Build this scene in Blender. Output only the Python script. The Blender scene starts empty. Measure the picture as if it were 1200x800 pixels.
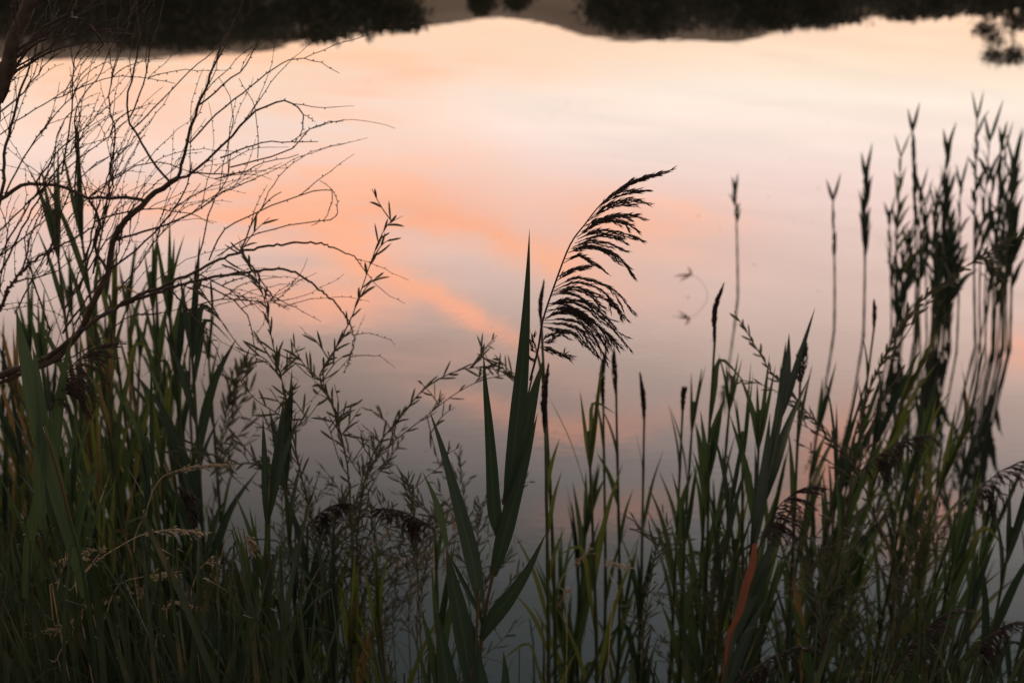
import bpy, math, random
from mathutils import Vector, Matrix, noise as mnoise
R = math.radians
rng = random.Random(7)
S = bpy.context.scene
COL = S.collection

# ------------------------------------------------------------------ camera
CAM = Vector((0, 0, 2.5)); PITCH = R(20.0); FPX = 1667.0          # FPX: focal length in pixels of a 1200 px wide picture
cd = bpy.data.cameras.new("camera"); cam = bpy.data.objects.new("camera", cd); COL.objects.link(cam)
cam.location = CAM; cam.rotation_euler = (R(90) - PITCH, 0, 0)
cd.sensor_width = 36; cd.lens = 36 * FPX / 1200; cd.clip_start = .05; cd.clip_end = 3000
cd.dof.use_dof = True; cd.dof.focus_distance = 2.08; cd.dof.aperture_fstop = 5.4; cd.dof.aperture_blades = 7
S.camera = cam

def ray(px, py):
    dx = (px - 600) / FPX; dy = (400 - py) / FPX
    return Vector((dx, math.cos(PITCH) + dy * math.sin(PITCH), -math.sin(PITCH) + dy * math.cos(PITCH)))
def P(px, py, Y):
    d = ray(px, py); return CAM + d * (Y / d.y)
def PW(px, py):                                                  # where the line of sight meets the water
    d = ray(px, py); return CAM + d * (-CAM.z / d.z)

# ------------------------------------------------------------------ sky
W = bpy.data.worlds.new("World"); S.world = W; W.use_nodes = True
nt = W.node_tree; N = nt.nodes; L = nt.links; N.clear()
SUN_EL, SUN_AZ = R(5.5), R(-55)
def math_(op, a, b=None, c=None, clamp=False):
    n = N.new("ShaderNodeMath"); n.operation = op; n.use_clamp = clamp
    for k, v in enumerate((a, b, c)):
        if v is None: continue
        if isinstance(v, (int, float)): n.inputs[k].default_value = v
        else: L.new(v, n.inputs[k])
    return n.outputs[0]
tc = N.new("ShaderNodeTexCoord"); sx = N.new("ShaderNodeSeparateXYZ"); L.new(tc.outputs["Generated"], sx.inputs[0])
X, Yv, Z = sx.outputs
el = math_("MULTIPLY", math_("ARCSINE", Z), 180 / math.pi)        # elevation in degrees
az = math_("MULTIPLY", math_("ARCTAN2", X, Yv), 180 / math.pi)    # azimuth in degrees, 0 = straight across the pond
# break-up noise for the cloud edges, on the dome's own directions
cv = N.new("ShaderNodeCombineXYZ"); L.new(math_("MULTIPLY", az, .16), cv.inputs[0]); L.new(math_("MULTIPLY", el, .34), cv.inputs[1])
n1 = N.new("ShaderNodeTexNoise"); n1.inputs["Scale"].default_value = 1.0; n1.inputs["Detail"].default_value = 5; n1.inputs["Roughness"].default_value = .55
L.new(cv.outputs[0], n1.inputs["Vector"])
n2 = N.new("ShaderNodeTexNoise"); n2.inputs["Scale"].default_value = 3.3; n2.inputs["Detail"].default_value = 4
L.new(cv.outputs[0], n2.inputs["Vector"])
s1 = N.new("ShaderNodeSeparateColor"); L.new(n1.outputs["Color"], s1.inputs[0])
s2 = N.new("ShaderNodeSeparateColor"); L.new(n2.outputs["Color"], s2.inputs[0])
azw = math_("ADD", az, math_("ADD", math_("MULTIPLY", math_("SUBTRACT", s1.outputs[0], .5), 2.2), math_("MULTIPLY", math_("SUBTRACT", s2.outputs[0], .5), 1.3)))
elw = math_("ADD", el, math_("ADD", math_("MULTIPLY", math_("SUBTRACT", s1.outputs[1], .5), 1.0), math_("MULTIPLY", math_("SUBTRACT", s2.outputs[1], .5), .7)))
def ang(px, py):
    d = ray(px, py); return math.degrees(math.atan2(d.x, d.y)), math.degrees(math.asin(-d.z / d.length))
def cloud(a, b, w, amp):                                           # a soft bank or streak of lit cloud from a to b
    (a0, e0), (a1, e1) = ang(*a), ang(*b)
    la = math.hypot(a1 - a0, e1 - e0); ux, uy = (a1 - a0) / la, (e1 - e0) / la
    ca, ce = (a0 + a1) / 2, (e0 + e1) / 2
    da = math_("SUBTRACT", azw, ca); de = math_("SUBTRACT", elw, ce)
    al = math_("ADD", math_("MULTIPLY", da, ux), math_("MULTIPLY", de, uy))
    pe = math_("SUBTRACT", math_("MULTIPLY", de, ux), math_("MULTIPLY", da, uy))
    q = math_("ADD", math_("POWER", math_("ABSOLUTE", math_("DIVIDE", al, la * .56)), 2.6), math_("POWER", math_("ABSOLUTE", math_("DIVIDE", pe, w)), 2.0))
    return math_("MULTIPLY", math_("EXPONENT", math_("MULTIPLY", q, -1.0)), amp)
CLOUDS = [((280, 222), (580, 228), 1.3, 1.15), ((290, 262), (470, 290), 1.1, .85), ((420, 222), (720, 330), .80, .95), ((640, 250), (860, 275), 1.4, .78), ((290, 352), (490, 350), 1.0, 1.05), ((-60, 84), (470, 92), 1.5, 1.15), ((380, 78), (760, 62), 1.3, .60), ((-40, 225), (330, 240), 1.5, .75), ((420, 165), (640, 195), 1.0, .30),
          ((640, 508), (790, 490), .6, .55), ((930, 610), (1010, 490), 1.3, .95), ((1050, 650), (1110, 590), 1.0, .75), ((1170, 412), (1240, 400), .8, .7),
          ((640, 610), (800, 590), .7, .55), ((640, 440), (720, 470), .7, .25), ((500, 455), (700, 515), .6, .45), ((40, 140), (470, 155), 1.0, .70), ((440, 420), (600, 410), .6, .25)]
tot = None
for c in CLOUDS:
    o = cloud(*c); tot = o if tot is None else math_("ADD", tot, o)
cv3 = N.new("ShaderNodeCombineXYZ"); L.new(math_("ADD", math_("MULTIPLY", az, .10), math_("MULTIPLY", el, .22)), cv3.inputs[0]); L.new(math_("SUBTRACT", math_("MULTIPLY", el, 1.25), math_("MULTIPLY", az, .10)), cv3.inputs[1])
n3 = N.new("ShaderNodeTexNoise"); n3.inputs["Scale"].default_value = 1.0; n3.inputs["Detail"].default_value = 6; n3.inputs["Roughness"].default_value = .6; n3.inputs["Distortion"].default_value = .5
L.new(cv3.outputs[0], n3.inputs["Vector"])                         # long combed wisps
wisp = N.new("ShaderNodeMapRange"); L.new(n3.outputs[0], wisp.inputs[0]); wisp.inputs[1].default_value = .32; wisp.inputs[2].default_value = .66; wisp.inputs[3].default_value = .26; wisp.inputs[4].default_value = 1.30
line = math_("ADD", cloud((432, 312), (608, 397), .36, 1.7), cloud((440, 230), (700, 325), .34, .60))
warm = math_("MULTIPLY", math_("ADD", math_("MULTIPLY", tot, wisp.outputs[0]), line), math_("ADD", .72, math_("MULTIPLY", s1.outputs[2], .56)), clamp=True)
GAIN = 6.0
def ramp(stops):
    r = N.new("ShaderNodeValToRGB"); e = r.color_ramp.elements
    for k, (x, c) in enumerate(stops):
        q = e[k] if k < 2 else e.new(x)
        q.position = x
    for q, (x, c) in zip(sorted(e, key=lambda q: q.position), stops):
        q.position = x; q.color = tuple(v / GAIN for v in c) + (1,)
    L.new(math_("DIVIDE", el, 90.0), r.inputs[0]); return r.outputs[0]
def lin(c): c /= 255; return c / 12.92 if c < .04045 else ((c + .055) / 1.055) ** 2.4
def mirror(e):                                                      # how much of the sky at elevation e still water gives back
    ti = R(90 - e); tt = math.asin(math.sin(ti) / 1.333); a, b = math.cos(ti), math.cos(tt)
    return (((a - 1.333 * b) / (a + 1.333 * b)) ** 2 + ((1.333 * a - b) / (1.333 * a + b)) ** 2) / 2
def stops(rows, tail): return [(0, tail[0])] + [(e / 90, tuple(lin(v) / mirror(e) for v in c)) for e, c in rows] + [(e / 90, c) for e, c in tail[1:]]
base = ramp(stops([(7.5, (254, 214, 184)), (8.6, (254, 226, 200)), (9.9, (252, 233, 217)), (12, (248, 225, 214)), (13.8, (238, 209, 200)), (16.7, (220, 190, 179)), (18.3, (209, 180, 169)), (20, (190, 164, 153)), (21.7, (168, 146, 137)),
    (23.4, (144, 128, 123)), (25.5, (113, 106, 104)), (27.5, (88, 86, 85)), (30.2, (66, 68, 69)), (33.5, (52, 56, 57))], [(2.1, 1.25, .72), (48, (.44, .50, .58)), (90, (.40, .48, .60))]))
glow = ramp(stops([(7.5, (255, 200, 160)), (10, (251, 200, 172)), (13, (252, 194, 165)), (15, (252, 178, 143)), (17, (251, 178, 143)), (19, (246, 172, 141)), (21.5, (215, 150, 126)), (24, (190, 128, 104)), (27, (160, 108, 88)), (30, (110, 80, 70))],
    [(2.4, 1.2, .55), (40, (.6, .5, .45)), (90, (.28, .34, .44))]))
mx = N.new("ShaderNodeMix"); mx.data_type = "RGBA"; L.new(warm, mx.inputs["Factor"]); L.new(base, mx.inputs["A"]); L.new(glow, mx.inputs["B"])
# bright on the sunset side, dusky behind; a little darker to the left
front = N.new("ShaderNodeMapRange"); front.interpolation_type = "SMOOTHSTEP"
cosaz = math_("COSINE", math_("MULTIPLY", math_("SUBTRACT", az, 6.0), math.pi / 180)); L.new(cosaz, front.inputs[0])
front.inputs[1].default_value = .15; front.inputs[2].default_value = 1.0; front.inputs[3].default_value = .30; front.inputs[4].default_value = 1.0
side = N.new("ShaderNodeMapRange"); L.new(az, side.inputs[0])
side.inputs[1].default_value = -13; side.inputs[2].default_value = 10; side.inputs[3].default_value = .52; side.inputs[4].default_value = 1.06
hi = N.new("ShaderNodeMapRange"); L.new(el, hi.inputs[0]); hi.inputs[1].default_value = 16; hi.inputs[2].default_value = 21; hi.inputs[3].default_value = 0; hi.inputs[4].default_value = 1
sidef = math_("ADD", 1.0, math_("MULTIPLY", math_("SUBTRACT", side.outputs[0], 1.0), hi.outputs[0]))
sidew = math_("ADD", sidef, math_("MULTIPLY", math_("SUBTRACT", 1.0, sidef), warm))   # the lit clouds keep their glow
fw = math_("MULTIPLY", front.outputs[0], sidew)
# faint high streaks everywhere
streak = math_("ADD", .84, math_("MULTIPLY", n3.outputs[0], .32))
fac = math_("MULTIPLY", math_("MULTIPLY", fw, streak), GAIN)
bg = N.new("ShaderNodeBackground"); L.new(mx.outputs["Result"], bg.inputs[0]); L.new(fac, bg.inputs[1])
sky = N.new("ShaderNodeTexSky"); sky.sky_type = "NISHITA"; sky.sun_disc = False; sky.sun_elevation = SUN_EL; sky.sun_rotation = SUN_AZ
bg2 = N.new("ShaderNodeBackground"); L.new(sky.outputs[0], bg2.inputs[0]); bg2.inputs[1].default_value = .02
ad = N.new("ShaderNodeAddShader"); L.new(bg.outputs[0], ad.inputs[0]); L.new(bg2.outputs[0], ad.inputs[1])
wo = N.new("ShaderNodeOutputWorld"); L.new(ad.outputs[0], wo.inputs[0])

sl = bpy.data.lights.new("sun", "SUN"); sl.energy = .5; sl.angle = R(12); sl.color = (1, .62, .34)
so = bpy.data.objects.new("sun", sl); COL.objects.link(so)
sd = Vector((math.sin(SUN_AZ) * math.cos(SUN_EL), math.cos(SUN_AZ) * math.cos(SUN_EL), math.sin(SUN_EL)))
so.rotation_euler = sd.to_track_quat("Z", "Y").to_euler(); so.location = sd * 60

S.view_settings.view_transform = "Standard"; S.view_settings.look = "None"
S.view_settings.exposure = 0; S.view_settings.gamma = 1; S.view_settings.use_curve_mapping = False
S.render.engine = "CYCLES"; S.cycles.use_denoising = True
S.cycles.max_bounces = 6; S.cycles.transparent_max_bounces = 4; S.cycles.caustics_reflective = True

# ------------------------------------------------------------------ materials
def mat(name, col, col2, rough=.6, trans=.0, tcol=None, scale=30, stripes=False, spec=.3, dry=None):
    m = bpy.data.materials.new(name); m.use_nodes = True; t = m.node_tree; t.nodes.clear()
    out = t.nodes.new("ShaderNodeOutputMaterial"); pb = t.nodes.new("ShaderNodeBsdfPrincipled")
    nz = t.nodes.new("ShaderNodeTexNoise"); nz.inputs["Scale"].default_value = scale; nz.inputs["Detail"].default_value = 4
    mp = t.nodes.new("ShaderNodeMapping"); co = t.nodes.new("ShaderNodeTexCoord")
    if stripes:
        t.links.new(co.outputs["UV"], mp.inputs[0]); mp.inputs["Scale"].default_value = (30, 1.2, 1); nz.inputs["Scale"].default_value = 1.0
    else: t.links.new(co.outputs["Object"], mp.inputs[0])
    oi = t.nodes.new("ShaderNodeObjectInfo")
    va = t.nodes.new("ShaderNodeVectorMath"); va.operation = "ADD"; t.links.new(mp.outputs[0], va.inputs[0])
    cx = t.nodes.new("ShaderNodeCombineXYZ"); mm = t.nodes.new("ShaderNodeMath"); mm.operation = "MULTIPLY"; mm.inputs[1].default_value = 57
    t.links.new(oi.outputs["Random"], mm.inputs[0]); t.links.new(mm.outputs[0], cx.inputs[2]); t.links.new(cx.outputs[0], va.inputs[1])
    t.links.new(va.outputs[0], nz.inputs["Vector"])
    cr = t.nodes.new("ShaderNodeValToRGB"); cr.color_ramp.elements[0].color = (*col, 1); cr.color_ramp.elements[1].color = (*col2, 1)
    cr.color_ramp.elements[0].position = .32; cr.color_ramp.elements[1].position = .70
    t.links.new(nz.outputs[0], cr.inputs[0]); c = cr.outputs[0]
    if stripes:                                                    # withered tip: the last stretch of the blade turns straw-brown, raggedly
        su = t.nodes.new("ShaderNodeSeparateXYZ"); t.links.new(co.outputs["UV"], su.inputs[0]); n5 = t.nodes.new("ShaderNodeTexNoise"); n5.inputs["Scale"].default_value = 24; t.links.new(co.outputs["Object"], n5.inputs["Vector"])
        ad5 = t.nodes.new("ShaderNodeMath"); ad5.operation = "ADD"; sc5 = t.nodes.new("ShaderNodeMath"); sc5.operation = "MULTIPLY"; sc5.inputs[1].default_value = .35; t.links.new(n5.outputs[0], sc5.inputs[0]); t.links.new(sc5.outputs[0], ad5.inputs[0]); t.links.new(su.outputs[1], ad5.inputs[1])
        r5 = t.nodes.new("ShaderNodeMapRange"); t.links.new(ad5.outputs[0], r5.inputs[0]); r5.inputs[1].default_value = 1.03; r5.inputs[2].default_value = 1.2
        m5 = t.nodes.new("ShaderNodeMix"); m5.data_type = "RGBA"; t.links.new(r5.outputs[0], m5.inputs["Factor"]); t.links.new(c, m5.inputs["A"]); m5.inputs["B"].default_value = (.075, .052, .026, 1); c = m5.outputs["Result"]
        # pale midrib
        mr = t.nodes.new("ShaderNodeMath"); mr.operation = "SUBTRACT"; t.links.new(su.outputs[0], mr.inputs[0]); mr.inputs[1].default_value = .5
        ma = t.nodes.new("ShaderNodeMath"); ma.operation = "ABSOLUTE"; t.links.new(mr.outputs[0], ma.inputs[0]); r6 = t.nodes.new("ShaderNodeMapRange"); t.links.new(ma.outputs[0], r6.inputs[0]); r6.inputs[1].default_value = .02; r6.inputs[2].default_value = .06; r6.inputs[3].default_value = .55; r6.inputs[4].default_value = 0
        m6 = t.nodes.new("ShaderNodeMix"); m6.data_type = "RGBA"; t.links.new(r6.outputs[0], m6.inputs["Factor"]); t.links.new(c, m6.inputs["A"]); m6.inputs["B"].default_value = (.075, .085, .045, 1); c = m6.outputs["Result"]
    if dry:                                                        # dry tip and blotches of age along the blade
        nz2 = t.nodes.new("ShaderNodeTexNoise"); nz2.inputs["Scale"].default_value = 9; t.links.new(co.outputs["Object"], nz2.inputs["Vector"])
        r2 = t.nodes.new("ShaderNodeMapRange"); t.links.new(nz2.outputs[0], r2.inputs[0]); r2.inputs[1].default_value = .56; r2.inputs[2].default_value = .72
        m2 = t.nodes.new("ShaderNodeMix"); m2.data_type = "RGBA"; t.links.new(r2.outputs[0], m2.inputs["Factor"]); t.links.new(c, m2.inputs["A"]); m2.inputs["B"].default_value = (*dry, 1); c = m2.outputs["Result"]
    t.links.new(c, pb.inputs["Base Color"]); pb.inputs["Roughness"].default_value = rough; pb.inputs["Specular IOR Level"].default_value = spec
    if trans:
        tb = t.nodes.new("ShaderNodeBsdfTranslucent"); ms = t.nodes.new("ShaderNodeMixShader"); ms.inputs[0].default_value = trans
        tb.inputs[0].default_value = (*(tcol or col2), 1); t.links.new(pb.outputs[0], ms.inputs[1]); t.links.new(tb.outputs[0], ms.inputs[2]); t.links.new(ms.outputs[0], out.inputs[0])
    else: t.links.new(pb.outputs[0], out.inputs[0])
    return m
M = dict(
    leaf=mat("reed_leaf", (.019, .043, .022), (.044, .080, .036), .5, .18, (.08, .13, .03), stripes=True),
    deep=mat("reed_leaf_deep", (.018, .035, .023), (.031, .054, .034), .5, .08, (.04, .08, .03), stripes=True),
    olive=mat("reed_leaf_olive", (.044, .062, .016), (.082, .100, .027), .55, .25, (.13, .16, .03), stripes=True, dry=(.16, .11, .035)),
    straw=mat("reed_leaf_straw", (.10, .070, .026), (.19, .125, .05), .7, .25, (.24, .15, .045), stripes=True, dry=(.06, .05, .022)),
    rust=mat("reed_leaf_rust", (.07, .026, .016), (.15, .05, .028), .75, .2, (.28, .10, .05), stripes=True, dry=(.07, .035, .02)),
    stem=mat("reed_stem", (.03, .042, .02), (.06, .07, .03), .5, scale=40),
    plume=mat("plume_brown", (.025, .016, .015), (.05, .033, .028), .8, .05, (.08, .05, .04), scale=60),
    twig=mat("twig_bark", (.030, .021, .016), (.070, .046, .033), .8, scale=60),
    herb=mat("herb_leaf", (.036, .042, .028), (.066, .066, .042), .6, .18, (.08, .09, .04), scale=40),
    herbstem=mat("herb_stem", (.05, .042, .025), (.085, .06, .038), .6, scale=40),
    pale=mat("dry_grass_head", (.34, .25, .16), (.50, .39, .26), .8, .25, (.5, .38, .22), scale=50),
    turf=mat("bank_grass", (.012, .027, .016), (.040, .054, .024), .6, .12, (.05, .07, .025), scale=7, dry=(.085, .068, .034)),
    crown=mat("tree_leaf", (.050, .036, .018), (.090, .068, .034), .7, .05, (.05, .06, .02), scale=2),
    bark=mat("tree_bark", (.05, .04, .03), (.09, .07, .055), .9, scale=8),
)
def ground_mat(name, a, b, sc):
    m = mat(name, a, b, .95, scale=sc, spec=.1); return m
M["soil"] = ground_mat("bank_soil", (.028, .022, .015), (.055, .045, .026), 3)
M["hill"] = ground_mat("dry_hill", (.40, .27, .17), (.54, .38, .25), .12)

def water_mat():
    m = bpy.data.materials.new("pond_water"); m.use_nodes = True; t = m.node_tree; pb = t.nodes["Principled BSDF"]
    pb.inputs["Base Color"].default_value = (.014, .016, .011, 1); pb.inputs["Roughness"].default_value = 0.0; pb.inputs["IOR"].default_value = 1.333
    pb.inputs["Specular IOR Level"].default_value = .5
    co = t.nodes.new("ShaderNodeTexCoord"); mp = t.nodes.new("ShaderNodeMapping"); t.links.new(co.outputs["Object"], mp.inputs[0])
    def nz(scale, det, sxy=(1, 1)):
        mp = t.nodes.new("ShaderNodeMapping"); t.links.new(co.outputs["Object"], mp.inputs[0]); mp.inputs["Scale"].default_value = (*sxy, 1)
        n = t.nodes.new("ShaderNodeTexNoise"); n.inputs["Scale"].default_value = scale; n.inputs["Detail"].default_value = det; n.inputs["Roughness"].default_value = .45
        t.links.new(mp.outputs[0], n.inputs["Vector"]); return n.outputs[0]
    def mth(op, a, b):
        n = t.nodes.new("ShaderNodeMath"); n.operation = op
        for k, v in enumerate((a, b)):
            if isinstance(v, (int, float)): n.inputs[k].default_value = v
            else: t.links.new(v, n.inputs[k])
        return n.outputs[0]
    swell = mth("MULTIPLY", nz(2.2, 2, (1, .8)), .0009)           # slow bends of the surface
    patch = t.nodes.new("ShaderNodeMapRange"); t.links.new(nz(.35, 2, (1, .5)), patch.inputs[0]); patch.inputs[1].default_value = .42; patch.inputs[2].default_value = .62
    fine = mth("MULTIPLY", mth("MULTIPLY", nz(26, 2, (.45, 1.2)), .00045), patch.outputs[0])   # cat's paws in drifting patches
    sp = t.nodes.new("ShaderNodeSeparateXYZ"); t.links.new(co.outputs["Object"], sp.inputs[0]); lee = t.nodes.new("ShaderNodeMapRange"); t.links.new(sp.outputs[1], lee.inputs[0])
    lee.inputs[1].default_value = 7; lee.inputs[2].default_value = 13; lee.inputs[3].default_value = 1; lee.inputs[4].default_value = .12   # the far water lies in the lee of the hill
    fine = mth("MULTIPLY", fine, lee.outputs[0]); swell = mth("MULTIPLY", swell, mth("ADD", mth("MULTIPLY", lee.outputs[0], .6), .4))
    bp = t.nodes.new("ShaderNodeBump"); bp.inputs["Strength"].default_value = 1; bp.inputs["Distance"].default_value = 1.0
    t.links.new(mth("ADD", swell, fine), bp.inputs["Height"]); t.links.new(bp.outputs[0], pb.inputs["Normal"])
    return m
M["water"] = water_mat()

# ------------------------------------------------------------------ mesh helpers
class MB:
    def __init__(s): s.v = []; s.f = []; s.uv = []
    def build(s, name, m, parent=None, origin=None, smooth=True):
        o0 = origin or Vector((0, 0, 0)); me = bpy.data.meshes.new(name)
        me.from_pydata([v - o0 for v in s.v], [], s.f); me.materials.append(m)
        if s.uv:
            ul = me.uv_layers.new(name="UVMap"); li = [0.0] * (2 * len(me.loops)); vi = [0] * len(me.loops); me.loops.foreach_get("vertex_index", vi)
            for k, q in enumerate(vi): li[2 * k], li[2 * k + 1] = s.uv[q]
            ul.data.foreach_set("uv", li)
        if smooth: me.polygons.foreach_set("use_smooth", [True] * len(me.polygons))
        o = bpy.data.objects.new(name, me); COL.objects.link(o)
        if parent: o.parent = parent
        return o
def cr(pts, n):                                                    # Catmull-Rom resampling to n+1 points
    q = [pts[0] * 2 - pts[1]] + list(pts) + [pts[-1] * 2 - pts[-2]]; out = []
    m = len(pts) - 1
    for i in range(n + 1):
        u = i / n * m; k = min(int(u), m - 1); t = u - k; a, b, c, d = q[k:k + 4]
        out.append(.5 * ((2 * b) + (c - a) * t + (2 * a - 5 * b + 4 * c - d) * t * t + (3 * b - a - 3 * c + d) * t ** 3))
    return out
def tube(mb, pts, r0, r1, sides=6, bump=None, cap=True):
    n = len(pts); base = len(mb.v); prev = None
    for i, p in enumerate(pts):
        T = (pts[min(i + 1, n - 1)] - pts[max(i - 1, 0)])
        T = T.normalized() if T.length > 1e-9 else Vector((0, 0, 1))
        a = (prev - T * prev.dot(T)) if prev else T.orthogonal()
        if a.length < 1e-6: a = T.orthogonal()
        a.normalize(); prev = a; b = T.cross(a)
        r = r0 + (r1 - r0) * i / (n - 1)
        if bump: r *= bump(i)
        for k in range(sides):
            w = 2 * math.pi * k / sides; mb.v.append(p + a * (math.cos(w) * r) + b * (math.sin(w) * r)); mb.uv.append((k / sides, i * .1))
    for i in range(n - 1):
        for k in range(sides):
            q = base + i * sides; mb.f.append((q + k, q + (k + 1) % sides, q + sides + (k + 1) % sides, q + sides + k))
    if cap:
        mb.f.append(tuple(base + k for k in reversed(range(sides)))); mb.f.append(tuple(base + (n - 1) * sides + k for k in range(sides)))
def prof_leaf(t):
    a = .42 + .58 * min(1, t / .3) ** .8
    return a * max(0, 1 - max(0, (t - .22) / .78) ** 1.7) + .012
def prof_rev(t): return prof_leaf(1 - t)
def blade(mb, pts, w, face, n=12, prof=prof_leaf, fold=.22, twist=0.0):
    p = cr(pts, n); base = len(mb.v); f0 = face.normalized()
    for i in range(n + 1):
        T = (p[min(i + 1, n)] - p[max(i - 1, 0)]).normalized(); t = i / n
        f = f0
        if twist: f = Matrix.Rotation(twist * t, 3, T) @ f0
        s = T.cross(f)
        s = s.normalized() if s.length > 1e-6 else T.orthogonal().normalized()
        nn = s.cross(T); h = w * .5 * prof(t)
        mb.v += [p[i] - s * h + nn * (fold * h), p[i], p[i] + s * h + nn * (fold * h)]; mb.uv += [(0, t), (.5, t), (1, t)]
    for i in range(n):
        q = base + 3 * i; mb.f += [(q, q + 1, q + 4, q + 3), (q + 1, q + 2, q + 5, q + 4)]
def spikelet(mb, p, d, ln, w):                                      # thin closed seed scale
    d = d.normalized(); a = d.orthogonal().normalized(); b = d.cross(a); k = len(mb.v); m = p + d * ln * .38
    mb.v += [p, m + a * w, m - a * .5 * w + b * .87 * w, m - a * .5 * w - b * .87 * w, p + d * ln]; mb.uv += [(0, 0)] * 5
    mb.f += [(k, k + 2, k + 1), (k, k + 3, k + 2), (k, k + 1, k + 3), (k + 4, k + 1, k + 2), (k + 4, k + 2, k + 3), (k + 4, k + 3, k + 1)]
def jit(s, r=rng): return Vector((r.uniform(-s, s), r.uniform(-s, s), r.uniform(-s, s)))

def tag(o, label, cat, group=None):
    o["label"] = label; o["category"] = cat
    if group: o["group"] = group
    return o
def thing(name, label, cat, loc, group=None):
    o = bpy.data.objects.new(name, None); o.empty_display_size = .05; COL.objects.link(o); o.location = loc
    return tag(o, label, cat, group)
def struct(o): o["kind"] = "structure"; return o
CLIP = 0
# ------------------------------------------------------------------ the setting: bank, water, far shore, hill
def smooth(a, b, x):
    t = max(0, min(1, (x - a) / (b - a))); return t * t * (3 - 2 * t)
def gz(x, y):                                                       # height of the ground
    shore = 3.0 + 1.1 * smooth(-.5, -1.6, x) * 0 + .9 * smooth(-.3, -1.5, x) + .35 * smooth(1.2, 2.2, x)
    near = max(-1.1, min(.95, (shore - y) * .34)) + .02 * math.sin(x * 5.1 + y * 3.3)
    if x < -25 or x > 25 or y < 0: pass
    far = -1.1 + 1.9 * smooth(47, 53, y + 1.5 * math.sin(x * .13)) + .02 * max(0, y - 55)
    sides = -1.1 + 2.4 * max(smooth(44, 50, abs(x)), 0)
    return max(near, far, sides)
def axis(a, b, lo, hi, fine, coarse):
    out = []; v = a
    while v < b:
        out.append(v); v += fine if lo <= v < hi else max(fine, min(coarse, .12 * (lo - v if v < lo else v - hi) + fine))
    return out + [b]
xs = [-v for v in reversed(axis(0, 600, -1, 3, .12, 60))][:-1] + axis(0, 600, -1, 3, .12, 60)
ys = [-600, -300, -120, -50, -20, -8, -3, -1] + axis(0, 1200, -1, 4.2, .12, 60)
g = MB()
for y in ys:
    for x in xs: g.v.append(Vector((x, y, gz(x, y)))); g.uv.append((x, y))
nx = len(xs)
for j in range(len(ys) - 1):
    for i in range(nx - 1): q = j * nx + i; g.f.append((q, q + 1, q + nx + 1, q + nx))
struct(g.build("ground", M["soil"]))
wv = MB(); wv.v = [Vector(q) for q in ((-55, .8, 0), (55, .8, 0), (55, 56, 0), (-55, 56, 0))]; wv.f = [(0, 1, 2, 3)]; wv.uv = [(0, 0)] * 4
struct(wv.build("water", M["water"], smooth=False))

def Hrefl(px, py, Y): return -P(px, py, Y).z                        # height, at distance Y, of what is mirrored at this pixel
ridge = [(-700, 60), (-200, 64), (0, 63), (150, 62), (230, 60), (300, 57), (330, 53), (370, 40), (430, 33), (480, 26), (520, 23), (545, 18), (570, 14.5), (595, 14), (625, 18), (645, 23), (665, 31),
         (690, 37), (720, 39.5), (780, 41), (850, 42.5), (900, 28), (960, 16), (1050, 8), (1120, 4), (1200, 6), (1400, 26), (1900, 40)]
def ridge_py(px):
    for (a, b), (c, d) in zip(ridge, ridge[1:]):
        if a <= px <= c:
            t = (px - a) / (c - a); t = t * t * (3 - 2 * t) * .5 + t * .5; return b + (d - b) * t
    return ridge[0][1] if px < ridge[0][0] else ridge[-1][1]
hm = MB(); YR = 96.0
prof = [(56, 0.02), (62, .25), (70, .50), (80, .76), (88, .93), (YR, 1.0), (104, .96), (125, .7), (160, .1), (170, -.1)]
cols = list(range(-700, 1901, 10))
for px in cols:
    H = Hrefl(px, ridge_py(px), YR); x = P(px, 40, YR).x
    for y, k in prof:
        hm.v.append(Vector((x * (.75 + .25 * y / YR), y, .5 + (H - .5) * k + (.12 * mnoise.noise(Vector((x * .25, y * .2, 3))) if y != YR else .04 * mnoise.noise(Vector((x * .5, 0, 9)))))))
        hm.uv.append((0, 0))
k = len(prof)
for i in range(len(cols) - 1):
    for j in range(k - 1): q = i * k + j; hm.f.append((q, q + 1, q + k + 1, q + k))
struct(hm.build("hill", M["hill"]))

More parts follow.
